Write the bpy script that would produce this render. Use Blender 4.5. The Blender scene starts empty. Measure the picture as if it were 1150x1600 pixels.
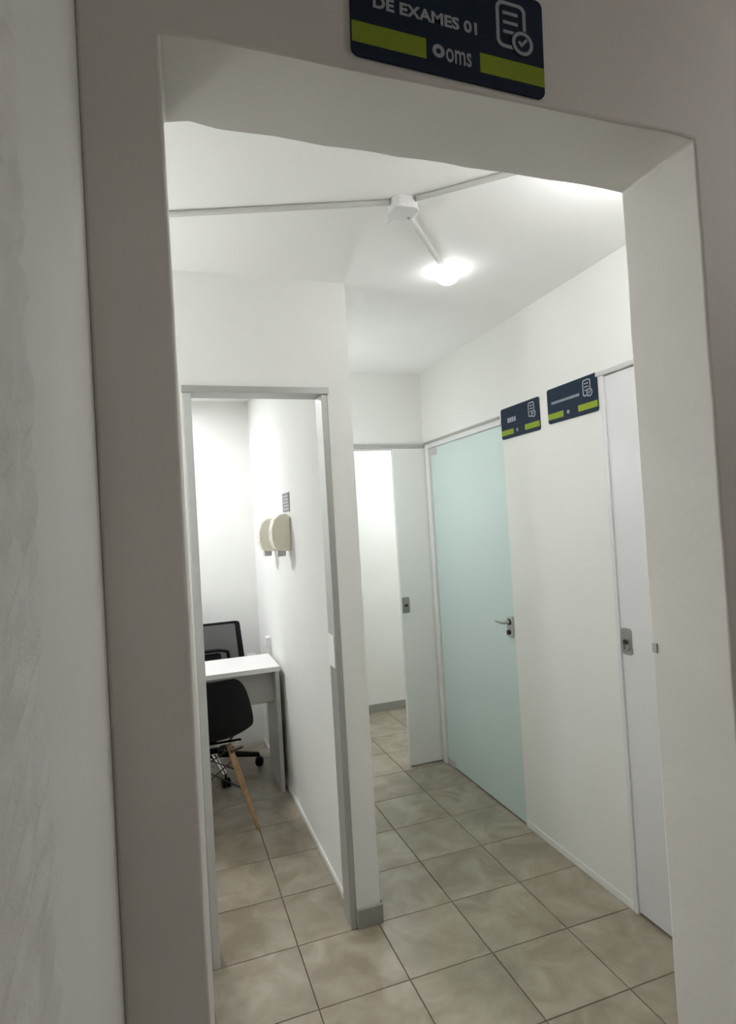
import bpy, bmesh, math, random
from mathutils import Vector, Matrix, noise
random.seed(7)
SC = bpy.context.scene
COL = SC.collection
PI = math.pi

# ------------------------------------------------------------------ camera, world, exposure
cam_d = bpy.data.cameras.new('camera')
cam_d.sensor_fit = 'VERTICAL'
cam_d.sensor_height = 24.0
cam_d.sensor_width = 24.0
cam_d.lens = 24.0 * 940.47 / 1600.0
cam_d.clip_start = 0.01
cam = bpy.data.objects.new('camera', cam_d)
COL.objects.link(cam)
cr = Vector((0.9441694, -0.3242211, -0.0585216))
cu = Vector((0.0488470, -0.0379056, 0.9980867))
cf = Vector((0.3258191, 0.9452216, 0.0199521))
m = Matrix((cr, cu, -cf)).transposed().to_4x4()
m.translation = Vector((0.0, 0.0, 1.607))
cam.matrix_world = m
SC.camera = cam

world = bpy.data.worlds.new('world')
world.use_nodes = True
world.node_tree.nodes['Background'].inputs[0].default_value = (0.9, 0.95, 1.0, 1)
world.node_tree.nodes['Background'].inputs[1].default_value = 0.02
SC.world = world
SC.view_settings.view_transform = 'Standard'
SC.view_settings.look = 'None'
SC.view_settings.gamma = 1.0
SC.view_settings.use_curve_mapping = False
SC.view_settings.exposure = 0.1

LAMP_CORRIDOR = 14.0      # radiance of the bulbs
FILL_FOYER = 83.0
LAMP_ROOM = 89.0
LAMP_FAR = 50.0
LAMP_LOBBY = 68.0
FILL_PASSAGE = 43.0
FILL_LINTEL = 73.0
SC.cycles.diffuse_bounces = 6
SC.cycles.max_bounces = 9

# ------------------------------------------------------------------ layout (metres)
CEIL = 2.605
FY0, FY1 = 0.828, 1.017          # front wall faces
OX0, OX1, OZ = 0.029, 0.965, 2.285   # opening in front wall
LX = -0.0725                     # left lobby wall face
PY0, PY1 = 2.346, 2.440          # partition
PX = 0.763                       # partition end (passage side)
RX = 0.672                       # consulting room right wall face
RWX = 1.712                      # right corridor wall face
WY = 3.735                       # wall at the end of the passage
TILE = 0.33
TX, TY = 0.4196, 1.6847          # tile grid origin

# ------------------------------------------------------------------ materials
def nodes_of(mat):
    mat.use_nodes = True
    nt = mat.node_tree
    return nt, nt.nodes['Principled BSDF']

def mat_plain(name, col, rough=0.5, metal=0.0, var=0.04, scale=20.0, bump=0.0, bscale=120.0, coat=0.0, spec=0.5):
    mt = bpy.data.materials.new(name)
    nt, b = nodes_of(mt)
    b.inputs['Roughness'].default_value = rough
    b.inputs['Metallic'].default_value = metal
    b.inputs['Specular IOR Level'].default_value = spec
    if coat:
        b.inputs['Coat Weight'].default_value = coat
        b.inputs['Coat Roughness'].default_value = 0.1
    tc = nt.nodes.new('ShaderNodeTexCoord')
    nz = nt.nodes.new('ShaderNodeTexNoise')
    nz.inputs['Scale'].default_value = scale
    nz.inputs['Detail'].default_value = 4
    nt.links.new(tc.outputs['Object'], nz.inputs['Vector'])
    rp = nt.nodes.new('ShaderNodeValToRGB')
    rp.color_ramp.elements[0].position = 0.3
    rp.color_ramp.elements[1].position = 0.7
    rp.color_ramp.elements[0].color = tuple(c * (1 - var) for c in col) + (1,)
    rp.color_ramp.elements[1].color = tuple(min(1, c * (1 + var)) for c in col) + (1,)
    nt.links.new(nz.outputs['Fac'], rp.inputs['Fac'])
    nt.links.new(rp.outputs['Color'], b.inputs['Base Color'])
    if bump:
        n2 = nt.nodes.new('ShaderNodeTexNoise')
        n2.inputs['Scale'].default_value = bscale
        n2.inputs['Detail'].default_value = 5
        nt.links.new(tc.outputs['Object'], n2.inputs['Vector'])
        bp = nt.nodes.new('ShaderNodeBump')
        bp.inputs['Strength'].default_value = bump
        bp.inputs['Distance'].default_value = 0.002
        nt.links.new(n2.outputs['Fac'], bp.inputs['Height'])
        nt.links.new(bp.outputs['Normal'], b.inputs['Normal'])
    return mt

def mat_emit(name, col, strength):
    mt = bpy.data.materials.new(name)
    nt, b = nodes_of(mt)
    b.inputs['Base Color'].default_value = (0.9, 0.9, 0.88, 1)
    b.inputs['Emission Color'].default_value = col + (1,)
    b.inputs['Emission Strength'].default_value = strength
    return mt

def mat_tile():
    mt = bpy.data.materials.new('ceramic_tile')
    nt, b = nodes_of(mt)
    tc = nt.nodes.new('ShaderNodeTexCoord')
    oi = nt.nodes.new('ShaderNodeObjectInfo')
    sc = nt.nodes.new('ShaderNodeVectorMath'); sc.operation = 'SCALE'
    sc.inputs['Scale'].default_value = 37.0
    cb = nt.nodes.new('ShaderNodeCombineXYZ')
    for i in range(3):
        nt.links.new(oi.outputs['Random'], cb.inputs[i])
    nt.links.new(cb.outputs[0], sc.inputs[0])
    ad = nt.nodes.new('ShaderNodeVectorMath'); ad.operation = 'ADD'
    nt.links.new(tc.outputs['Object'], ad.inputs[0])
    nt.links.new(sc.outputs[0], ad.inputs[1])
    nz = nt.nodes.new('ShaderNodeTexNoise')
    nz.inputs['Scale'].default_value = 6.5
    nz.inputs['Detail'].default_value = 5
    nz.inputs['Roughness'].default_value = 0.55
    nz.inputs['Distortion'].default_value = 0.7
    nt.links.new(ad.outputs[0], nz.inputs['Vector'])
    rp = nt.nodes.new('ShaderNodeValToRGB')
    e = rp.color_ramp.elements
    e[0].position = 0.36; e[0].color = (0.275, 0.238, 0.180, 1)
    e[1].position = 0.70; e[1].color = (0.40, 0.358, 0.285, 1)
    mid = e.new(0.5); mid.color = (0.325, 0.285, 0.220, 1)
    nt.links.new(nz.outputs['Fac'], rp.inputs['Fac'])
    nt.links.new(rp.outputs['Color'], b.inputs['Base Color'])
    b.inputs['Roughness'].default_value = 0.22
    b.inputs['Specular IOR Level'].default_value = 0.5
    return mt

def mat_glass_frosted():
    mt = bpy.data.materials.new('frosted_glass')
    nt, b = nodes_of(mt)
    tc = nt.nodes.new('ShaderNodeTexCoord')
    nz = nt.nodes.new('ShaderNodeTexNoise'); nz.inputs['Scale'].default_value = 400
    nt.links.new(tc.outputs['Object'], nz.inputs['Vector'])
    bp = nt.nodes.new('ShaderNodeBump'); bp.inputs['Strength'].default_value = 0.05
    nt.links.new(nz.outputs['Fac'], bp.inputs['Height'])
    nt.links.new(bp.outputs['Normal'], b.inputs['Normal'])
    b.inputs['Base Color'].default_value = (0.635, 0.765, 0.74, 1)
    b.inputs['Roughness'].default_value = 0.42
    b.inputs['Coat Weight'].default_value = 0.25
    b.inputs['Coat Roughness'].default_value = 0.25
    return mt

def mat_mesh_fabric():
    mt = bpy.data.materials.new('black_mesh_fabric')
    nt, b = nodes_of(mt)
    b.inputs['Base Color'].default_value = (0.02, 0.02, 0.02, 1)
    b.inputs['Roughness'].default_value = 0.8
    tc = nt.nodes.new('ShaderNodeTexCoord')
    ck = nt.nodes.new('ShaderNodeTexChecker'); ck.inputs['Scale'].default_value = 500
    nt.links.new(tc.outputs['Object'], ck.inputs['Vector'])
    mp = nt.nodes.new('ShaderNodeMapRange')
    mp.inputs['To Min'].default_value = 0.42; mp.inputs['To Max'].default_value = 0.62
    nt.links.new(ck.outputs['Fac'], mp.inputs['Value'])
    nt.links.new(mp.outputs['Result'], b.inputs['Alpha'])
    return mt

M = {}
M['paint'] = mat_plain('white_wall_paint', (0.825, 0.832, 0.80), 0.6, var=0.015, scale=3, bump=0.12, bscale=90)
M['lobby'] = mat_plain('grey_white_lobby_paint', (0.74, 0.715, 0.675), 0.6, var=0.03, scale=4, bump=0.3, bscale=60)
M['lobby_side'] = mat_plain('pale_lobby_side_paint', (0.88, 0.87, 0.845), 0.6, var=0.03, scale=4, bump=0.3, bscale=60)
M['plaster'] = mat_plain('rough_plaster', (0.88, 0.855, 0.84), 0.7, var=0.04, scale=12, bump=0.35, bscale=220)
M['ceiling'] = mat_plain('ceiling_paint', (0.90, 0.905, 0.885), 0.7, var=0.015, scale=2)
M['grout'] = mat_plain('grout', (0.13, 0.115, 0.095), 0.9, var=0.15, scale=30)
M['tile'] = mat_tile()
M['glass'] = mat_glass_frosted()
M['door'] = mat_plain('white_door_laminate', (0.76, 0.76, 0.77), 0.35, var=0.01, scale=4)
M['fardoor'] = mat_plain('grey_white_door_laminate', (0.82, 0.835, 0.81), 0.4, var=0.01, scale=4)
M['alu'] = mat_plain('satin_aluminium', (0.42, 0.43, 0.41), 0.38, metal=0.35, var=0.03)
M['alu_light'] = mat_plain('light_aluminium', (0.60, 0.61, 0.60), 0.4, metal=0.2, var=0.02)
M['steel'] = mat_plain('brushed_steel', (0.36, 0.37, 0.35), 0.32, metal=0.7, var=0.05, scale=60)
M['dark'] = mat_plain('dark_metal', (0.04, 0.04, 0.04), 0.4, metal=0.5, var=0.1)
M['chrome'] = mat_plain('chrome', (0.7, 0.7, 0.7), 0.15, metal=1.0, var=0.02)
M['pvc'] = mat_plain('white_pvc', (0.70, 0.70, 0.70), 0.4, var=0.02)
M['pvc_conduit'] = mat_plain('grey_white_conduit', (0.60, 0.60, 0.57), 0.45, var=0.03)
M['navy'] = mat_plain('navy_sign_acrylic', (0.012, 0.025, 0.046), 0.55, var=0.05, spec=0.15)
M['lime'] = mat_plain('lime_sign_print', (0.25, 0.33, 0.03), 0.6, var=0.04, spec=0.15)
M['print'] = mat_plain('white_sign_print', (0.36, 0.38, 0.42), 0.6, var=0.02, spec=0.15)
M['black'] = mat_plain('black_plastic', (0.005, 0.005, 0.006), 0.6, var=0.15, spec=0.2)
M['meshf'] = mat_mesh_fabric()
M['wood'] = mat_plain('beech_wood', (0.36, 0.22, 0.11), 0.5, var=0.18, scale=25)
M['desk'] = mat_plain('white_desk_board', (0.82, 0.82, 0.79), 0.35, var=0.01)
M['desk_edge'] = mat_plain('grey_desk_panel', (0.46, 0.455, 0.43), 0.45, var=0.02)
M['cream'] = mat_plain('cream_plastic', (0.82, 0.78, 0.66), 0.45, var=0.02)
M['smoke'] = mat_plain('grey_plastic', (0.48, 0.49, 0.48), 0.35, var=0.03)
M['skirt'] = mat_plain('grey_skirting_tile', (0.30, 0.30, 0.265), 0.5, var=0.08, scale=18)
M['notice'] = mat_plain('grey_notice', (0.20, 0.21, 0.22), 0.5, var=0.05)
WARM = (1.0, 0.955, 0.86)
NEUT = (1.0, 1.0, 1.05)
M['bulb_c'] = mat_emit('bulb_corridor', (1.0, 1.0, 1.02), LAMP_CORRIDOR)
M['fill_f'] = mat_emit('fill_foyer', (1.0, 1.0, 1.02), FILL_FOYER)
M['bulb_r'] = mat_emit('panel_room', NEUT, LAMP_ROOM)
M['bulb_x'] = mat_emit('panel_far_room', (0.97, 1.0, 1.03), LAMP_FAR)
M['fill_p'] = mat_emit('fill_passage', (1.0, 1.0, 1.02), FILL_PASSAGE)
M['fill_h'] = mat_emit('fill_lintel', (1.0, 1.0, 1.02), FILL_LINTEL)
M['bulb_l'] = mat_emit('bulb_lobby', (1.0, 0.95, 0.94), LAMP_LOBBY)

# ------------------------------------------------------------------ helpers
def tag(o, label=None, cat=None, group=None, kind=None):
    if label: o['label'] = label
    if cat: o['category'] = cat
    if group: o['group'] = group
    if kind: o['kind'] = kind
    return o

def obj(name, bm, mat, parent=None, bevel=0.0, seg=2, smooth=None, loc=None):
    me = bpy.data.meshes.new(name)
    bmesh.ops.recalc_face_normals(bm, faces=bm.faces)
    bm.to_mesh(me); bm.free()
    me.materials.append(M[mat])
    o = bpy.data.objects.new(name, me)
    COL.objects.link(o)
    if smooth is not None:
        me.polygons.foreach_set('use_smooth', [True] * len(me.polygons))
        me.set_sharp_from_angle(angle=math.radians(smooth))
    if bevel:
        md = o.modifiers.new('bevel', 'BEVEL')
        md.width = bevel; md.segments = seg
        md.limit_method = 'ANGLE'; md.angle_limit = math.radians(40)
    if parent is not None:
        o.parent = parent
        o.matrix_parent_inverse = Matrix.Identity(4)
    if loc is not None:
        o.location = loc
    return o

def empty(name, loc=(0, 0, 0), rz=0.0):
    o = bpy.data.objects.new(name, None)
    o.empty_display_size = 0.1
    o.location = loc
    o.rotation_euler = (0, 0, rz)
    COL.objects.link(o)
    return o

def box(bm, x0, x1, y0, y1, z0, z1):
    v = [bm.verts.new(p) for p in ((x0, y0, z0), (x1, y0, z0), (x1, y1, z0), (x0, y1, z0),
                                   (x0, y0, z1), (x1, y0, z1), (x1, y1, z1), (x0, y1, z1))]
    for f in ((0, 3, 2, 1), (4, 5, 6, 7), (0, 1, 5, 4), (1, 2, 6, 5), (2, 3, 7, 6), (3, 0, 4, 7)):
        bm.faces.new([v[i] for i in f])
    return bm

def boxes(*a):
    bm = bmesh.new()
    for b in a: box(bm, *b)
    return bm

def tube(bm, pts, r, n=12, cap=True):
    pts = [Vector(p) for p in pts]
    rs = r if isinstance(r, (list, tuple)) else [r] * len(pts)
    rings = []
    up = None
    for i, p in enumerate(pts):
        d = (pts[min(i + 1, len(pts) - 1)] - pts[max(i - 1, 0)]).normalized()
        if up is None:
            a = Vector((0, 0, 1)) if abs(d.z) < 0.9 else Vector((1, 0, 0))
            up = d.cross(a).normalized()
        up = (up - d * up.dot(d)).normalized()
        w = d.cross(up)
        rings.append([bm.verts.new(p + rs[i] * (math.cos(t) * up + math.sin(t) * w))
                      for t in [2 * PI * k / n for k in range(n)]])
    for a, b in zip(rings, rings[1:]):
        for k in range(n):
            bm.faces.new((a[k], a[(k + 1) % n], b[(k + 1) % n], b[k]))
    if cap:
        bm.faces.new(rings[0]); bm.faces.new(rings[-1])
    return bm

def lathe(bm, prof, c, axis='z', n=24, sgn=1):
    """prof: list of (radius, height) along the axis."""
    c = Vector(c)
    def pt(r, h, t):
        a, b = r * math.cos(t), r * math.sin(t)
        if axis == 'z': return c + Vector((a, b, sgn * h))
        if axis == 'x': return c + Vector((sgn * h, a, b))
        return c + Vector((a, sgn * h, b))
    rings = [[bm.verts.new(pt(max(r, 1e-4), h, 2 * PI * k / n)) for k in range(n)] for r, h in prof]
    for a, b in zip(rings, rings[1:]):
        for k in range(n):
            bm.faces.new((a[k], a[(k + 1) % n], b[(k + 1) % n], b[k]))
    bm.faces.new(rings[0]); bm.faces.new(rings[-1])
    return bm

def rounded_rect(w, h, r, n=6):
    out = []
    for cx, cy, a0 in ((w / 2 - r, h / 2 - r, 0), (-w / 2 + r, h / 2 - r, 90), (-w / 2 + r, -h / 2 + r, 180), (w / 2 - r, -h / 2 + r, 270)):
        for k in range(n + 1):
            a = math.radians(a0 + 90 * k / n)
            out.append((cx + r * math.cos(a), cy + r * math.sin(a)))
    return out

def prism(bm, outline, d0, d1, frame):
    """outline in 2D (u, v); frame = (origin, U, V, N)."""
    o, U, V, N = frame
    a = [bm.verts.new(o + U * u + V * v + N * d0) for u, v in outline]
    b = [bm.verts.new(o + U * u + V * v + N * d1) for u, v in outline]
    n = len(a)
    bm.faces.new(a); bm.faces.new(list(reversed(b)))
    for k in range(n):
        bm.faces.new((a[k], a[(k + 1) % n], b[(k + 1) % n], b[k]))
    return bm

def ring_prism(bm, outer, inner, d0, d1, frame):
    o, U, V, N = frame
    P = lambda uv, d: bm.verts.new(o + U * uv[0] + V * uv[1] + N * d)
    A = [P(p, d0) for p in outer]; B = [P(p, d0) for p in inner]
    C = [P(p, d1) for p in outer]; D = [P(p, d1) for p in inner]
    n = len(A)
    for k in range(n):
        j = (k + 1) % n
        bm.faces.new((A[k], A[j], B[j], B[k])); bm.faces.new((C[k], D[k], D[j], C[j]))
        bm.faces.new((A[k], C[k], C[j], A[j])); bm.faces.new((B[k], B[j], D[j], D[k]))
    return bm

def text_mesh(name, body, size, frame, u, v, mat, parent, width=None, depth=0.0006, d=0.0, bold=0.0, align='LEFT'):
    cu_ = bpy.data.curves.new(name, 'FONT')
    cu_.body = body; cu_.size = size; cu_.extrude = depth; cu_.offset = bold
    cu_.align_x = align; cu_.resolution_u = 3
    t = bpy.data.objects.new(name, cu_)
    COL.objects.link(t)
    dg = bpy.context.evaluated_depsgraph_get()
    me = bpy.data.meshes.new_from_object(t.evaluated_get(dg))
    bpy.data.objects.remove(t)
    o_, U, V, N = frame
    xs = [p.co.x for p in me.vertices]
    s = 1.0
    if width: s = width / (max(xs) - min(xs))
    for p in me.vertices:
        c = p.co.copy()
        p.co = o_ + U * (u + c.x * s) + V * (v + c.y) + N * (d + c.z)
    me.materials.clear(); me.materials.append(M[mat])
    o = bpy.data.objects.new(name, me)
    COL.objects.link(o)
    o.parent = parent
    return o

def struct(name, bm, mat, label, cat, **k):
    return tag(obj(name, bm, mat, **k), label, cat, kind='structure')

# ------------------------------------------------------------------ floor and ceiling
floor = struct('floor', boxes((-1.75, 3.6, -1.35, 5.05, -0.12, -0.006)), 'grout', 'beige ceramic tiled floor with dark joints', 'floor')
tbm = boxes((-TILE / 2 + 0.0018, TILE / 2 - 0.0018, -TILE / 2 + 0.0018, TILE / 2 - 0.0018, -0.006, 0.0))
tme = bpy.data.meshes.new('tile')
bmesh.ops.recalc_face_normals(tbm, faces=tbm.faces)
bmesh.ops.bevel(tbm, geom=[e for e in tbm.edges if all(v.co.z > -0.001 for v in e.verts)], offset=0.0012, segments=1, affect='EDGES')
tbm.to_mesh(tme); tbm.free(); tme.materials.append(M['tile'])
for j in range(-8, 10):
    for i in range(-6, 8):
        x, y = TX + (i + 0.5) * TILE, TY + (j + 0.5) * TILE
        if x > 3.3 or y > 4.95: continue
        t = bpy.data.objects.new('tile', tme)
        COL.objects.link(t)
        t.location = (x, y, random.uniform(-0.0006, 0.0))
        t.parent = floor
struct('ceiling', boxes((-1.75, 3.6, -1.35, 5.05, CEIL, CEIL + 0.1)), 'ceiling', 'flat white painted ceiling above corridor and rooms', 'ceiling')

# ------------------------------------------------------------------ front wall with plain plastered opening
def front_wall():
    bm = bmesh.new()
    X0, X1 = LX, 3.5
    def path(back):
        rnd = random.Random(5 + back)
        j = lambda a: rnd.uniform(-a, a)
        y = FY1 if back else FY0
        pts = []
        for k in range(0, 23):                       # left jamb, bottom to top, not quite square
            z = OZ * k / 23
            off = (0.018 - 0.011 * z / OZ) if back else 0.0
            pts.append((OX0 + off + j(0.0008), y, z))
        tl = 0.007 if back else 0.0
        pts.append((OX0 + tl, y, OZ - 0.004))
        n = 20
        for k in range(1, n):
            wav = 0.0012 * math.sin(k * 1.9) + j(0.0007) + (0.004 if k < 2 else 0) if back else 0.001 * math.sin(k * 0.7)
            pts.append((OX0 + (OX1 - OX0) * k / n, y, OZ + wav))
        pts.append((OX1, y, OZ - 0.004))
        for k in range(22, -1, -1):
            pts.append((OX1 + j(0.001), y, OZ * k / 23))
        return pts
    fr = [bm.verts.new(p) for p in path(0)]
    bk = [bm.verts.new(p) for p in path(1)]
    def outer(y):
        return [bm.verts.new(p) for p in ((X1, y, 0), (X1, y, CEIL), (X0, y, CEIL), (X0, y, 0))]
    fo, bo = outer(FY0), outer(FY1)
    bm.faces.new(fr + fo)
    bm.faces.new(list(reversed(bk + bo)))
    for k in range(len(fr) - 1):
        bm.faces.new((fr[k], bk[k], bk[k + 1], fr[k + 1]))
    for k in range(3):
        bm.faces.new((fo[k], fo[k + 1], bo[k + 1], bo[k]))
    bm.faces.new((fr[0], fo[3], bo[3], bk[0]))
    bm.faces.new((fr[-1], bk[-1], bo[0], fo[0]))
    return bm
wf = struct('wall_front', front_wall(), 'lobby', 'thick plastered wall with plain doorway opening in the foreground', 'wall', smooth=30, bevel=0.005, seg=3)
obj('strike_plate', boxes((OX1 - 0.003, OX1 + 0.001, FY1 - 0.016, FY1 - 0.004, 1.303, 1.323)), 'alu', wf)

# left lobby wall, smooth strip near the corner and rougher plaster coat nearer the camera
wl = struct('wall_left', boxes((LX - 0.12, LX, -1.25, FY1 + 0.1, 0, CEIL)), 'lobby_side', 'close grey-white lobby wall with rough trowelled plaster on the left', 'wall')
def plaster_coat():
    bm = bmesh.new()
    y0, y1, z0, z1 = 0.05, 0.388, 0.7, 2.5
    ny, nz = 84, 450
    rows = []
    for a in range(nz + 1):
        z = z0 + (z1 - z0) * a / nz
        edge = y1 + 0.006 * noise.noise(Vector((3.1, z * 9, 0))) + 0.003 * noise.noise(Vector((1.7, z * 45, 4)))
        row = []
        for b in range(ny + 1):
            t = b / ny
            y = y0 + (edge - y0) * t
            q = Vector((y * 11 + z * 7, z * 44 - y * 24, 0.3))
            h = noise.noise(q) * 0.0016 + noise.noise(q * 2.7) * 0.0011 + abs(noise.noise(q * 1.3 + Vector((7, 2, 1)))) * 0.0018
            h += noise.noise(Vector((y * 6, z * 5, 9))) * 0.002
            f = min(1.0, (1 - t) / 0.05)
            row.append(bm.verts.new((LX + 0.0005 + (0.0050 + 2.4 * h) * math.sin(f * PI / 2) ** 0.7 * 1.0, y, z)))
        rows.append(row)
    for a in range(nz):
        for b in range(ny):
            bm.faces.new((rows[a][b], rows[a][b + 1], rows[a + 1][b + 1], rows[a + 1][b]))
    return bm
pc = obj('plaster_coat', plaster_coat(), 'plaster', wl, smooth=80)
pc['label'] = 'rough trowelled plaster coat'

# rest of the lobby
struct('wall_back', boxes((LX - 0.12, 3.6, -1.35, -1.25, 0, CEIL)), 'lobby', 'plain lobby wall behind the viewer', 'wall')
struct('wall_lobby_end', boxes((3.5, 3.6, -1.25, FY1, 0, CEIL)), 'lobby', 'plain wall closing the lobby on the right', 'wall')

# ------------------------------------------------------------------ corridor walls
struct('wall_foyer', boxes((-0.9, -0.8, FY1, PY0, 0, CEIL), (-0.9, LX - 0.12, FY1 - 0.1, FY1, 0, CEIL)), 'paint', 'hidden white side wall of the small hall', 'wall')

DX0, DX1, DZ = 0.100, 0.662, 2.165   # rough door hole in partition
wp = struct('wall_partition', boxes((-0.9, DX0, PY0, PY1, 0, CEIL), (DX1, PX, PY0, PY1, 0, CEIL), (DX0, DX1, PY0, PY1, DZ, CEIL)),
            'paint', 'white partition wall with open doorway into the consulting room', 'wall')
struct('wall_divider', boxes((RX, PX, PY1, 4.95, 0, CEIL)), 'paint', 'white side wall running back beside the desk', 'wall')
struct('wall_room_back', boxes((-1.65, RX, 4.66, 4.76, 0, CEIL)), 'paint', 'bright white rear wall of the consulting room', 'wall')
struct('wall_room_left', boxes((-1.75, -1.65, PY0, 4.76, 0, CEIL), (-1.65, -0.9, PY0, PY1, 0, CEIL)), 'paint', 'hidden left wall of the consulting room', 'wall')

GY0, GY1, GZ = 2.735, 3.640, 2.105   # glass door hole
SY0, SY1, SZ = 1.150, 1.985, 2.150   # sliding door hole
wr = struct('wall_right', boxes((RWX, RWX + 0.1, FY1, SY0, 0, CEIL), (RWX, RWX + 0.1, SY1, GY0, 0, CEIL), (RWX, RWX + 0.1, GY1, WY + 0.1, 0, CEIL),
            (RWX, RWX + 0.1, SY0, SY1, SZ, CEIL), (RWX, RWX + 0.1, GY0, GY1, GZ, CEIL)), 'paint', 'long off-white corridor wall carrying two navy door signs', 'wall')
wfar = struct('wall_far', boxes((PX, 0.95, WY, WY + 0.1, 0, CEIL), (0.95, RWX, WY, WY + 0.1, 2.10, CEIL), (1.66, RWX, WY, WY + 0.1, 0, 2.10)),
              'paint', 'white wall above the door at the end of the passage', 'wall')
struct('wall_far_room', boxes((PX, 3.1, 4.90, 5.0, 0, CEIL), (3.0, 3.1, WY, 4.90, 0, CEIL), (RWX + 0.1, 3.0, WY, WY + 0.1, 0, CEIL)), 'paint', 'bright white wall seen through the far doorway', 'wall')

# ------------------------------------------------------------------ trims and skirtings
struct('trim_1', boxes((DX0 - 0.004, DX1 + 0.004, PY0 - 0.012, PY1 + 0.002, DZ - 0.024, DZ + 0.002)), 'alu', 'grey aluminium head profile above the consulting room doorway', 'trim', bevel=0.002)
t2 = struct('trim_2', boxes((DX1 - 0.026, DX1 - 0.001, PY0 - 0.002, PY1 + 0.002, 0.0, DZ - 0.024)), 'alu', 'grey aluminium right jamb of the consulting room doorway', 'trim', bevel=0.002)
obj('strike_plate', boxes((DX1 - 0.030, DX1 - 0.0255, PY0 + 0.006, PY1 - 0.01, 1.035, 1.165)), 'door', t2, bevel=0.001)
struct('trim_3', boxes((DX0 + 0.001, DX0 + 0.030, PY0 - 0.004, PY1 + 0.002, 0.0, DZ - 0.024)), 'alu_light', 'pale aluminium left jamb of the consulting room doorway', 'trim', bevel=0.002)
struct('trim_4', boxes((0.95, RWX - 0.002, WY - 0.030, WY, 2.098, 2.122)), 'alu', 'grey rail above the door at the passage end', 'trim', bevel=0.002)
struct('trim_5', boxes((RWX - 0.012, RWX, GY0 + 0.02, WY - 0.03, 2.118, 2.132)), 'alu', 'thin grey profile above the aqua glass door', 'trim', bevel=0.002)
struct('trim_6', boxes((RWX - 0.008, RWX + 0.03, GY0, GY1 - 0.002, 2.086, GZ)), 'door', 'white strip between grey profile and aqua glass door', 'trim')
struct('trim_7', boxes((RWX - 0.006, RWX - 0.0005, SY0, SY1 + 0.02, SZ + 0.002, SZ + 0.018)), 'alu_light', 'thin pale profile above the white sliding door', 'trim')
struct('trim_8', boxes((RWX - 0.004, RWX + 0.03, SY1 - 0.020, SY1 - 0.001, 0.0, SZ)), 'door', 'narrow white jamb beside the white sliding door', 'trim', bevel=0.002)
struct('trim_9', boxes((RWX - 0.010, RWX - 0.0005, GY1 + 0.001, WY - 0.04, 0.0, 2.112)), 'fardoor', 'narrow pale post in the corner beside the aqua glass door', 'trim', bevel=0.002)

def baseboard(name, bm, mat, label, bev=0.002):
    return struct(name, bm, mat, label, 'baseboard', bevel=bev)
baseboard('baseboard_partition', boxes((DX1 + 0.003, PX + 0.008, PY0 - 0.012, PY0, 0, 0.075), (PX, PX + 0.008, PY0, PY0 + 0.03, 0, 0.085)), 'skirt', 'short grey skirting block at the foot of the partition end')
baseboard('baseboard_right', boxes((RWX - 0.004, RWX, SY1 + 0.002, GY0 - 0.002, 0, 0.035)), 'paint', 'low off-white skirting under the corridor signs')
baseboard('baseboard_room', boxes((RX - 0.010, RX, PY1 + 0.006, 4.655, 0, 0.030)), 'desk', 'thin white skirting along the consulting room side wall')
baseboard('baseboard_far', boxes((PX + 0.001, 2.99, 4.885, 4.90, 0, 0.07)), 'skirt', 'grey skirting in the room beyond the far door')

# ------------------------------------------------------------------ doors
d1 = tag(empty('door_1', (RWX, (GY0 + GY1) / 2, 0)), 'aqua frosted glass door with lever handle', 'door', kind='structure')
def lobj(name, bm, mat, par, **k):
    o = obj(name, bm, mat, par, **k)
    o.matrix_parent_inverse = Matrix.Translation(-Vector(par.location)) if par.rotation_euler.z == 0 else par.matrix_world.inverted()
    return o
lobj('glass_panel', boxes((RWX + 0.004, RWX + 0.014, GY0 + 0.005, GY1 - 0.005, 0.008, 2.084)), 'glass', d1, bevel=0.001)
lp = lobj('lock_plate', boxes((RWX - 0.006, RWX + 0.004, GY0 + 0.014, GY0 + 0.066, 0.970, 1.080)), 'alu_light', d1, bevel=0.002)
lp['label'] = 'brushed steel lock plate'
bm = bmesh.new()
tube(bm, [(RWX - 0.006, GY0 + 0.038, 1.050), (RWX - 0.040, GY0 + 0.038, 1.050), (RWX - 0.046, GY0 + 0.050, 1.050), (RWX - 0.046, GY0 + 0.105, 1.052)], [0.010, 0.009, 0.009, 0.008])
obj('lever_handle', bm, 'alu', lp, smooth=40)
obj('handle_rose', lathe(bmesh.new(), [(0.017, 0), (0.017, 0.006), (0.013, 0.008)], (RWX - 0.006, GY0 + 0.038, 1.050), 'x', sgn=-1), 'dark', lp, smooth=40)
obj('lock_cylinder', lathe(bmesh.new(), [(0.013, 0), (0.013, 0.012), (0.009, 0.014)], (RWX - 0.006, GY0 + 0.042, 0.995), 'x', sgn=-1), 'dark', lp, smooth=40)
for z0, z1 in ((0.004, 0.05), (2.035, 2.08)):
    lobj('hinge_patch', boxes((RWX - 0.002, RWX + 0.020, GY1 - 0.10, GY1 - 0.003, z0, z1)), 'alu_light', d1, bevel=0.002)

d2 = tag(empty('door_2', (RWX, (SY0 + SY1) / 2, 0)), 'white sliding door with square recessed lock at the right', 'door', kind='structure')
lobj('door_leaf', boxes((RWX + 0.004, RWX + 0.040, SY0 + 0.003, SY1 - 0.0205, 0.010, SZ - 0.004)), 'door', d2, bevel=0.002)

d3 = tag(empty('door_3', (1.58, WY - 0.03, 0)), 'grey-white sliding door half open at the passage end', 'door', kind='structure')
lobj('door_leaf', boxes((1.472, RWX - 0.003, WY - 0.032, WY - 0.002, 0.006, 2.096)), 'fardoor', d3, bevel=0.002)

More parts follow.
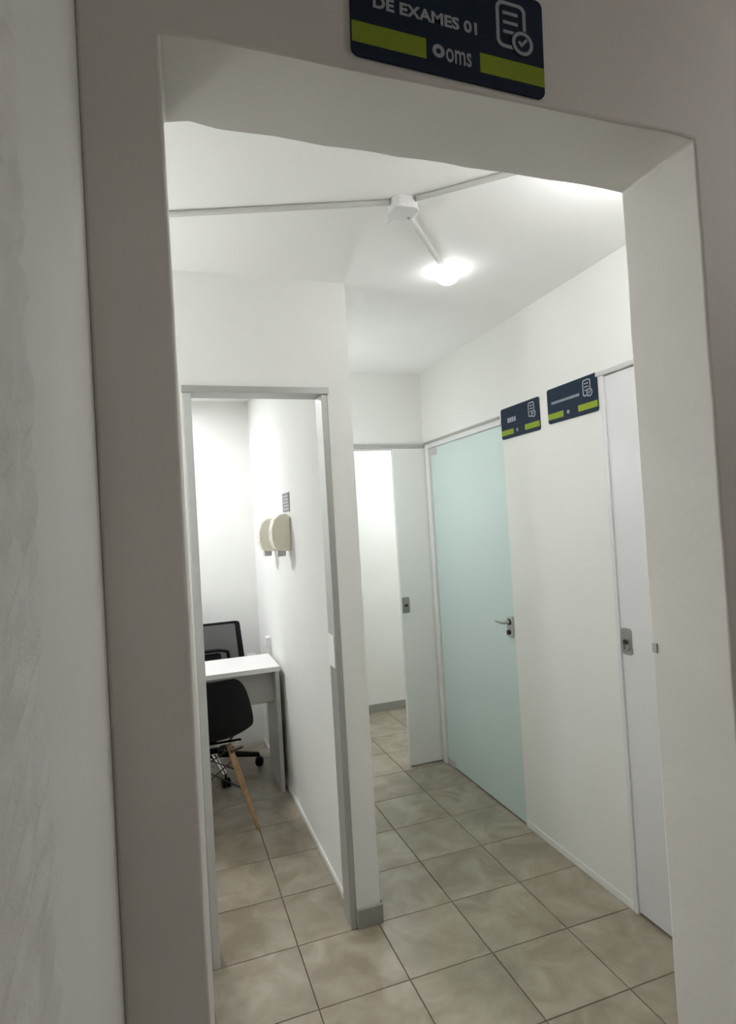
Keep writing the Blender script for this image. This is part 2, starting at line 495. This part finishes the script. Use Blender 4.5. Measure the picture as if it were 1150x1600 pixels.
def bow_lock(par, frame):
    o_, U, V, N = frame
    bm = prism(bmesh.new(), rounded_rect(0.052, 0.105, 0.012), 0.0, 0.005, frame)
    p = lobj('lock_plate', bm, 'steel', par, bevel=0.001)
    p['label'] = 'brushed steel lock plate'
    bm = ring_prism(bmesh.new(), rounded_rect(0.034, 0.050, 0.010), rounded_rect(0.026, 0.042, 0.008), 0.005, 0.009, (o_ + V * -0.012, U, V, N))
    obj('finger_cup', bm, 'steel', p, smooth=40)
    bm = prism(bmesh.new(), rounded_rect(0.026, 0.016, 0.006), 0.005, 0.012, (o_ + V * -0.002, U, V, N))
    obj('thumb_turn', bm, 'dark', p, bevel=0.001)
bow_lock(d2, (Vector((RWX + 0.004, SY1 - 0.052, 1.085)), Vector((0, -1, 0)), Vector((0, 0, 1)), Vector((-1, 0, 0))))
bow_lock(d3, (Vector((1.503, WY - 0.032, 1.058)), Vector((1, 0, 0)), Vector((0, 0, 1)), Vector((0, -1, 0))))

# ------------------------------------------------------------------ signs
def sign_body(root, frame, w, h):
    o = lobj('sign_plate', prism(bmesh.new(), rounded_rect(w, h, 0.012), 0.0, 0.005, frame), 'navy', root, bevel=0.001)
    return o

def fr_child(o, root):
    o.matrix_parent_inverse = Matrix.Translation(-Vector(root.location))
    return o

def doc_icon(root, frame, cx, cy, w, h):
    o_, U, V, N = frame
    f = (o_ + U * cx + V * cy, U, V, N)
    s = w / 0.052
    bm = ring_prism(bmesh.new(), rounded_rect(w, h, 0.012 * s), rounded_rect(w - 0.011 * s, h - 0.011 * s, 0.008 * s), 0.005, 0.0058, f)
    for k in range(3):
        yy = h * (0.22 - 0.2 * k)
        prism(bm, [(-0.014 * s, yy), (0.012 * s, yy), (0.012 * s, yy + 0.005 * s), (-0.014 * s, yy + 0.005 * s)], 0.005, 0.0057, f)
    a = lobj('document_icon', bm, 'print', root)
    circ = lambda r: [(w * 0.36 + r * math.cos(t), -h * 0.33 + r * math.sin(t)) for t in [2 * PI * k / 24 for k in range(24)]]
    bm = prism(bmesh.new(), circ(0.0205 * s), 0.0058, 0.0061, f)
    lobj('icon_backing', bm, 'navy', root)
    bm = ring_prism(bmesh.new(), circ(0.0185 * s), circ(0.0130 * s), 0.0061, 0.0067, f)
    px, py = w * 0.36, -h * 0.33
    prism(bm, [(px - 0.008 * s, py + 0.001 * s), (px - 0.002 * s, py - 0.006 * s), (px + 0.009 * s, py + 0.006 * s), (px + 0.006 * s, py + 0.009 * s), (px - 0.002 * s, py), (px - 0.005 * s, py + 0.004 * s)], 0.0061, 0.0067, f)
    lobj('check_badge', bm, 'print', root)

def bar(root, frame, u0, u1, v0, v1):
    o_, U, V, N = frame
    lobj('lime_bar', prism(bmesh.new(), [(u0, v0), (u1, v0), (u1, v1), (u0, v1)], 0.005, 0.0056, frame), 'lime', root)

def emblem(root, frame, u, v, s):
    o_, U, V, N = frame
    f = (o_ + U * u + V * v, U, V, N)
    c = lambda r: [(r * math.cos(t), r * math.sin(t)) for t in [2 * PI * k / 16 for k in range(16)]]
    lobj('logo_emblem', ring_prism(bmesh.new(), c(0.0085 * s), c(0.0035 * s), 0.005, 0.0057, f), 'print', root)

# sign above the foreground opening: plate 0.335 x 0.165
SW, SH = 0.337, 0.166
s1 = tag(empty('door_sign', (0.471, FY0, 2.30)), 'large navy and lime room sign above the foreground opening', 'sign')
F1 = (Vector((0.471, FY0 - 0.0005, 2.381)), Vector((0.9995, 0, -0.030)).normalized(), Vector((0.030, 0, 0.9995)).normalized(), Vector((0, -1, 0)))
sign_body(s1, F1, SW, SH)
bar(s1, F1, -0.1675, -0.047, -0.064, -0.032)
bar(s1, F1, 0.047, 0.1675, -0.064, -0.032)
fr_child(text_mesh('lettering', 'SALA', 0.030, F1, -0.134, 0.034, 'print', s1, width=0.075, d=0.0052, bold=0.0008), s1)
fr_child(text_mesh('lettering', 'DE EXAMES 01', 0.026, F1, -0.134, -0.004, 'print', s1, width=0.176, d=0.0052, bold=0.0008), s1)
emblem(s1, F1, -0.026, -0.047, 1.25)
fr_child(text_mesh('logo_lettering', 'oms', 0.046, F1, -0.014, -0.060, 'print', s1, width=0.045, d=0.0052, bold=0.0005), s1)
doc_icon(s1, F1, 0.107, 0.026, 0.056, 0.078)

def small_sign(yc, zc, h, label, long_word):
    """Sign on the right corridor wall; far end is on the picture's left."""
    r = tag(empty('door_sign', (RWX, yc, zc - h / 2)), label, 'sign', group='navy door signs on the corridor wall')
    F = (Vector((RWX - 0.0005, yc, zc)), Vector((0, -1, 0)), Vector((0, 0, 1)), Vector((-1, 0, 0)))
    w = 0.335
    sign_body(r, F, w, h)
    bar(r, F, -0.166, -0.055, -h / 2 + 0.018, -h / 2 + 0.045)
    bar(r, F, 0.045, 0.166, -h / 2 + 0.018, -h / 2 + 0.045)
    bm = bmesh.new()
    rnd = random.Random(3 + long_word)
    if long_word:      # one long line of small letters, too soft in the photograph to read
        u = -0.135
        while u < 0.055:
            ww = rnd.uniform(0.006, 0.009)
            prism(bm, [(u, 0.006), (u + ww, 0.006), (u + ww, 0.006 + 0.011), (u, 0.006 + 0.011)], 0.005, 0.0056, F)
            u += ww + 0.0035
    else:
        u = -0.105
        for k in range(4):
            prism(bm, [(u, 0.0), (u + 0.015, 0.0), (u + 0.015, 0.024), (u, 0.024)], 0.005, 0.0056, F)
            u += 0.020
    lobj('lettering', bm, 'print', r)
    emblem(r, F, -0.022, -h / 2 + 0.032, 1.0)
    doc_icon(r, F, 0.105, 0.030, 0.050, 0.070)
small_sign(2.566, 2.082, 0.158, 'small navy sign with a short word, partly over the aqua glass door', 0)
small_sign(2.166, 2.093, 0.158, 'small navy sign with a long word, beside the white sliding door', 1)

# ------------------------------------------------------------------ ceiling wiring and lamps
def conduit(name, a, b, label, r=0.0085):
    o = obj(name, tube(bmesh.new(), [a, b], r), 'pvc_conduit', smooth=40)
    return tag(o, label, 'conduit', group='ceiling conduits')
CZ = CEIL - 0.0088
JX, JY = 0.760, 1.705
conduit('ceiling_conduit', (-0.575, 2.134, CZ), (JX - 0.043, JY - 0.002, CZ), 'thin white conduit running left from the ceiling junction box')
conduit('ceiling_conduit', (JX + 0.03, JY - 0.042, CZ), (1.240, 1.273, CZ), 'thin white conduit running right from junction box behind the lintel')
conduit('ceiling_conduit', (JX + 0.033, JY + 0.045, CZ), (1.098, 2.104, CZ), 'thin white conduit between junction box and glowing ceiling lamp', r=0.010)
jb = tag(empty('junction_box', (JX, JY, CEIL - 0.04)), 'white plastic junction box fixed to the ceiling', 'junction box')
FJ = (Vector((JX, JY, CEIL)), Vector((1, 0, 0)), Vector((0, 1, 0)), Vector((0, 0, -1)))
lobj('box_body', prism(bmesh.new(), rounded_rect(0.082, 0.082, 0.022), 0.0, 0.030, FJ), 'pvc', jb, bevel=0.002)
lobj('box_cover', prism(bmesh.new(), rounded_rect(0.088, 0.088, 0.024), 0.030, 0.038, FJ), 'pvc', jb, bevel=0.003)
lobj('screw', lathe(bmesh.new(), [(0.005, 0.037), (0.005, 0.040), (0.003, 0.041)], (JX + 0.028, JY + 0.020, CEIL), 'z', 12, -1), 'steel', jb)
lobj('cable_gland', tube(bmesh.new(), [(JX - 0.02, JY + 0.044, CEIL - 0.016), (JX - 0.012, JY + 0.10, CEIL - 0.013)], [0.011, 0.008]), 'pvc', jb, smooth=40)

def ceiling_bulb(name, x, y, mat, label, drop=0.0):
    r = tag(empty(name, (x, y, CEIL - 0.14)), label, 'lamp')
    lobj('lamp_base', lathe(bmesh.new(), [(0.045, 0), (0.045, 0.012), (0.034, 0.020), (0.024, 0.024), (0.022, 0.045)], (x, y, CEIL), 'z', 24, -1), 'pvc', r, smooth=40)
    prof = [(0.020, 0.045), (0.026, 0.060), (0.040, 0.085)] + [(0.048 * math.cos(a), 0.105 + 0.040 * math.sin(a)) for a in [math.radians(d) for d in (0, 20, 40, 60, 75, 88)]]
    lobj('bulb', lathe(bmesh.new(), prof, (x, y, CEIL), 'z', 24, -1), mat, r, smooth=60)
    return r
def ceiling_dome(name, x, y, mat, label):
    r = tag(empty(name, (x, y, CEIL - 0.07)), label, 'lamp')
    lobj('lamp_base', lathe(bmesh.new(), [(0.050, 0), (0.050, 0.006), (0.046, 0.007)], (x, y, CEIL), 'z', 28, -1), 'pvc', r, smooth=40)
    prof = [(0.054 * math.cos(a), 0.007 + 0.050 * math.sin(a)) for a in [math.radians(d) for d in (0, 15, 30, 45, 60, 75, 88)]]
    lobj('dome', lathe(bmesh.new(), prof, (x, y, CEIL), 'z', 28, -1), mat, r, smooth=60)
    return r
def pendant(name, x, y, drop, mat, label):
    z = CEIL - drop
    r = tag(empty(name, (x, y, z - 0.07)), label, 'lamp')
    lobj('lamp_base', lathe(bmesh.new(), [(0.045, 0), (0.045, 0.012), (0.030, 0.022), (0.012, 0.026)], (x, y, CEIL), 'z', 24, -1), 'pvc', r, smooth=40)
    lobj('cord', tube(bmesh.new(), [(x, y, CEIL - 0.02), (x, y, z + 0.08)], 0.004, 8), 'pvc', r)
    lobj('lamp_holder', lathe(bmesh.new(), [(0.014, -0.085), (0.022, -0.075), (0.022, -0.05)], (x, y, z), 'z', 16, -1), 'pvc', r, smooth=40)
    prof = [(0.062 * math.sin(a), -0.062 * math.cos(a)) for a in [PI * k / 14 for k in range(1, 14)]]
    lobj('bulb', lathe(bmesh.new(), prof, (x, y, z), 'z', 24, -1), mat, r, smooth=60)
    return r
def ceiling_panel(name, x, y, s, mat, label):
    r = tag(empty(name, (x, y, CEIL - 0.03)), label, 'lamp')
    FP = (Vector((x, y, CEIL)), Vector((1, 0, 0)), Vector((0, 1, 0)), Vector((0, 0, -1)))
    lobj('lamp_frame', ring_prism(bmesh.new(), rounded_rect(s + 0.02, s + 0.02, 0.012), rounded_rect(s, s, 0.008), 0.0, 0.028, FP), 'pvc', r)
    lobj('diffuser', prism(bmesh.new(), rounded_rect(s - 0.001, s - 0.001, 0.008), 0.001, 0.026, FP), mat, r)
    return r
ceiling_dome('ceiling_lamp', 1.135, 2.145, 'bulb_c', 'glowing white dome lamp on the corridor ceiling')
ceiling_bulb('ceiling_lamp', 1.275, 1.243, 'fill_h', 'added fill bulb on the corridor ceiling, unseen behind the opening lintel')  # added fill light, out of view, brightens the middle and right of the ceiling
pendant('fill_pendant', -0.62, 2.15, 0.66, 'fill_f', 'added fill globe hanging in the hall, unseen left of the opening')  # unseen fill light added to even out ceiling, partition and right wall
ws = tag(empty('fill_wall_globe', (PX, 3.22, 1.72)), 'added fill globe on the passage wall, unseen behind the partition', 'lamp')  # added fill for glass door and far leaf, shaped as a wall lamp
lobj('backplate', lathe(bmesh.new(), [(0.050, 0.0005), (0.050, 0.012), (0.040, 0.016)], (PX, 3.22, 1.82), 'x', 24), 'pvc', ws, smooth=40)
lobj('arm', tube(bmesh.new(), [(PX + 0.014, 3.22, 1.82), (PX + 0.06, 3.22, 1.82)], 0.012, 10), 'pvc', ws, smooth=40)
lobj('globe', lathe(bmesh.new(), [(0.060 * math.sin(a), -0.060 * math.cos(a)) for a in [PI * k / 14 for k in range(1, 14)]], (PX + 0.105, 3.22, 1.85), 'z', 24), 'fill_p', ws, smooth=60)
ceiling_panel('ceiling_panel_lamp', -0.30, 4.12, 0.30, 'bulb_r', 'square panel lamp on the consulting room ceiling')
ceiling_panel('ceiling_panel_lamp', 2.0, 4.3, 0.30, 'bulb_x', 'square panel lamp on the far room ceiling')
ceiling_bulb('ceiling_lamp', 1.75, 0.02, 'bulb_l', 'dim bulb on the lobby ceiling far to the right')

# ------------------------------------------------------------------ consulting room: desk
dk = tag(empty('desk', (0.0, 3.9, 0)), 'white office desk standing against the consulting room side wall', 'desk')
DKY0, DKY1 = 3.705, 4.13
lobj('desk_top', boxes((-0.80, 0.648, DKY0, DKY1, 0.738, 0.768)), 'desk', dk, bevel=0.002)
lobj('end_panel', boxes((0.618, 0.643, DKY0 + 0.012, DKY1 - 0.02, 0.0, 0.738)), 'desk_edge', dk, bevel=0.001)
lobj('end_panel', boxes((-0.79, -0.765, DKY0 + 0.012, DKY1 - 0.02, 0.0, 0.738)), 'desk_edge', dk, bevel=0.001)
lobj('modesty_panel', boxes((-0.765, 0.618, 3.80, 3.816, 0.53, 0.738)), 'desk_edge', dk, bevel=0.001)

# ------------------------------------------------------------------ shell chair with wooden legs, back towards us
CX, CY = 0.212, 3.525
ch = tag(empty('shell_chair', (CX, CY, 0)), 'black moulded shell chair with wooden legs in front of the desk', 'chair')
def shell():
    prof = [(-0.215, 0.822), (-0.207, 0.775), (-0.190, 0.70), (-0.170, 0.62), (-0.145, 0.545), (-0.105, 0.485), (-0.045, 0.450), (0.03, 0.438), (0.10, 0.440), (0.165, 0.448), (0.205, 0.440), (0.222, 0.418)]
    wid = [0.128, 0.168, 0.196, 0.214, 0.226, 0.230, 0.230, 0.228, 0.222, 0.208, 0.185, 0.150]
    crl = [0.030, 0.045, 0.060, 0.070, 0.080, 0.080, 0.065, 0.045, 0.030, 0.018, 0.008, 0.0]
    bm = bmesh.new()
    rows = []
    n = 12
    for k, (y, z) in enumerate(prof):
        p0 = Vector(prof[max(0, k - 1)]); p1 = Vector(prof[min(len(prof) - 1, k + 1)])
        t = (p1 - p0).normalized()
        nrm = Vector((-t.y, t.x))          # towards the sitter
        if nrm.x < 0 and nrm.y < 0: nrm = -nrm
        row = []
        for a in range(n + 1):
            u = -1 + 2 * a / n
            c = crl[k] * abs(u) ** 2.4
            row.append(bm.verts.new((CX + wid[k] * u, CY + y + nrm.x * c, z + nrm.y * c - (0.010 * u ** 4 if k == 0 else 0))))
        rows.append(row)
    for r0, r1 in zip(rows, rows[1:]):
        for a in range(n):
            bm.faces.new((r0[a], r0[a + 1], r1[a + 1], r1[a]))
    return bm
sh = lobj('seat_shell', shell(), 'black', ch, smooth=80)
sd = sh.modifiers.new('thick', 'SOLIDIFY'); sd.thickness = 0.008; sd.offset = 0
sb = sh.modifiers.new('sub', 'SUBSURF'); sb.levels = 1; sb.render_levels = 2
for sx in (-1, 1):
    for sy in (-1, 1):
        bm = bmesh.new()
        a = Vector((CX + sx * 0.095, CY + sy * 0.085, 0.385)); b = Vector((CX + sx * 0.205, CY + sy * 0.200, 0.0))
        tube(bm, [a, a.lerp(b, 0.35), b], [0.0155, 0.0175, 0.0105], 14)
        lg = lobj('leg', bm, 'wood', ch, smooth=40)
        lg['label'] = 'tapered wooden leg'
        bm = bmesh.new()
        tube(bm, [(CX + sx * 0.150, CY + sy * 0.135, 0.428), a + Vector((0, 0, 0.01)), a.lerp(b, 0.16)], 0.006, 8)
        lobj('leg_bracket', bm, 'dark', ch, smooth=40)
L = lambda sx, sy, t: Vector((CX + sx * (0.095 + 0.11 * t), CY + sy * (0.085 + 0.115 * t), 0.385 * (1 - t)))
for s0, s1_ in (((-1, -1), (1, -1)), ((1, -1), (1, 1)), ((1, 1), (-1, 1)), ((-1, 1), (-1, -1))):
    for t0, t1 in ((0.08, 0.48), (0.48, 0.08)):
        bm = tube(bmesh.new(), [L(*s0, t0), L(*s1_, t1)], 0.004, 8)
        lobj('cross_rod', bm, 'dark', ch, smooth=40)
lobj('mount_plate', boxes((CX - 0.16, CX + 0.16, CY - 0.02, CY + 0.02, 0.418, 0.426), (CX - 0.02, CX + 0.02, CY - 0.14, CY + 0.14, 0.414, 0.418)), 'chrome', ch)

# ------------------------------------------------------------------ office chair behind the desk
OX, OY = 0.256, 4.25
oc = tag(empty('office_chair', (OX, OY, 0)), 'black office chair with mesh back behind the desk', 'chair')
FB = (Vector((OX, OY + 0.18, 0.742)), Vector((1, 0, 0)), Vector((0, 0.10, 0.995)).normalized(), Vector((0, -0.995, 0.10)).normalized())
def trapez(wt, wb, h, r, n=6):
    base = rounded_rect(1, 1, r, n)
    out = []
    for u, v in base:
        w = wb + (wt - wb) * (v + 0.5)
        out.append((u * w, v * h))
    return out
lobj('back_frame', ring_prism(bmesh.new(), trapez(0.49, 0.56, 0.45, 0.05), trapez(0.425, 0.475, 0.415, 0.03), -0.012, 0.012, FB), 'black', oc, bevel=0.003)
lobj('back_mesh', prism(bmesh.new(), trapez(0.432, 0.482, 0.42, 0.03), -0.002, 0.001, FB), 'meshf', oc)
bm = bmesh.new()
tube(bm, [(OX - 0.17, OY + 0.16, 0.700), (OX - 0.165, OY + 0.135, 0.765), (OX - 0.10, OY + 0.125, 0.783), (OX + 0.09, OY + 0.125, 0.783), (OX + 0.145, OY + 0.135, 0.765), (OX + 0.155, OY + 0.16, 0.700)], 0.012, 10)
lobj('lumbar_loop', bm, 'black', oc, smooth=50)
lobj('lumbar_pad', prism(bmesh.new(), rounded_rect(0.22, 0.05, 0.02), 0.02, 0.035, (Vector((OX - 0.01, OY + 0.16, 0.735)), FB[1], FB[2], FB[3])), 'black', oc, bevel=0.004)
lobj('seat', prism(bmesh.new(), rounded_rect(0.48, 0.46, 0.10), 0.0, 0.07, (Vector((OX, OY - 0.09, 0.43)), Vector((1, 0, 0)), Vector((0, 1, 0)), Vector((0, 0, 1)))), 'black', oc, bevel=0.02, seg=3)
bm = bmesh.new()
tube(bm, [(OX, OY, 0.43), (OX, OY + 0.16, 0.44), (OX, OY + 0.205, 0.50), (OX, OY + 0.195, 0.62)], 0.022, 10)
lobj('back_support', bm, 'black', oc, smooth=50)
for sx in (-1, 1):
    bm = bmesh.new()
    tube(bm, [(OX + sx * 0.20, OY - 0.02, 0.425), (OX + sx * 0.29, OY - 0.02, 0.44), (OX + sx * 0.31, OY, 0.62), (OX + sx * 0.31, OY + 0.01, 0.70)], 0.014, 10)
    ar = lobj('armrest', bm, 'black', oc, smooth=50)
    lobj('arm_pad', boxes((OX + sx * 0.31 - 0.035, OX + sx * 0.31 + 0.035, OY - 0.045, OY + 0.20, 0.70, 0.725)), 'smoke', oc, bevel=0.008)
lobj('gas_column', lathe(bmesh.new(), [(0.030, 0.10), (0.030, 0.26), (0.018, 0.262), (0.018, 0.43)], (OX, OY, 0), 'z', 16), 'black', oc, smooth=40)
for k in range(5):
    a = math.radians(-8 + 72 * k)
    ex, ey = OX + 0.305 * math.cos(a), OY + 0.305 * math.sin(a)
    bm = tube(bmesh.new(), [(OX + 0.02 * math.cos(a), OY + 0.02 * math.sin(a), 0.115), (ex, ey, 0.075)], [0.024, 0.016], 10)
    ba = lobj('base_arm', bm, 'chrome' if k == 4 else 'black', oc, smooth=40)
    bm = bmesh.new()
    for s in (-1, 1):
        wx, wy = -math.sin(a), math.cos(a)
        c = Vector((ex, ey, 0.0285))
        tube(bm, [c + Vector((wx, wy, 0)) * (0.006 * s), c + Vector((wx, wy, 0)) * (0.024 * s)], 0.028, 16)
    tube(bm, [(ex, ey, 0.0285), (ex, ey, 0.08)], 0.006, 8)
    obj('castor', bm, 'black', ba, smooth=40)

# ------------------------------------------------------------------ things on the consulting room side wall
def dispenser(yc, zt, label):
    h, w, d = 0.205, 0.105, 0.105
    r = tag(empty('soap_dispenser', (RX, yc, zt - h)), label, 'dispenser', group='cream dispensers on the side wall')
    F = (Vector((RX, yc, zt - h / 2 + 0.01)), Vector((0, 1, 0)), Vector((0, 0, 1)), Vector((-1, 0, 0)))
    bm = bmesh.new()
    out = []
    prof = [(0.0, 0.0), (0.0, h - 0.02), (0.02, h), (d * 0.55, h - 0.004), (d * 0.85, h - 0.03), (d, h - 0.08), (d, h * 0.32), (d * 0.86, 0.02), (d * 0.6, 0.0)]
    a = [bm.verts.new((RX - x - 0.0005, yc - w / 2, zt - h + z)) for x, z in prof]
    b = [bm.verts.new((RX - x - 0.0005, yc + w / 2, zt - h + z)) for x, z in prof]
    bm.faces.new(a); bm.faces.new(list(reversed(b)))
    for k in range(len(a)):
        bm.faces.new((a[k], a[(k + 1) % len(a)], b[(k + 1) % len(a)], b[k]))
    lobj('dispenser_body', bm, 'cream', r, bevel=0.010, seg=3)
    lobj('push_lever', boxes((RX - d * 0.72, RX - d * 0.28, yc - 0.032, yc + 0.032, zt - h - 0.030, zt - h + 0.004)), 'smoke', r, bevel=0.006)
    win = obj('level_window', boxes((RX - d - 0.001, RX - d + 0.004, yc - 0.008, yc + 0.008, zt - h + 0.075, zt - h + 0.115)), 'smoke', r)
    win.matrix_parent_inverse = Matrix.Translation(-Vector(r.location))
dispenser(3.315, 1.692, 'nearer cream soap dispenser on the wall below the grey notice')
dispenser(3.765, 1.680, 'farther cream soap dispenser on the wall above the desk')

nt_ = tag(empty('wall_notice', (RX, 3.345, 1.70)), 'small dark grey printed notice on the consulting room wall', 'notice')
lobj('notice_sheet', boxes((RX - 0.004, RX - 0.0005, 3.255, 3.440, 1.702, 1.808)), 'notice', nt_)
for k in range(5):
    z = 1.715 + 0.018 * k
    lobj('print_line', boxes((RX - 0.0048, RX - 0.004, 3.275, 3.42 - 0.02 * (k % 2), z, z + 0.006)), 'smoke', nt_)

po = tag(empty('power_outlet', (RX, 4.17, 0.80)), 'white power outlet box on the wall just above the desk', 'outlet')
lobj('outlet_box', boxes((RX - 0.035, RX - 0.0005, 4.13, 4.21, 0.80, 0.875)), 'pvc', po, bevel=0.005)
lobj('outlet_face', boxes((RX - 0.038, RX - 0.034, 4.145, 4.195, 0.815, 0.86)), 'door', po, bevel=0.001)
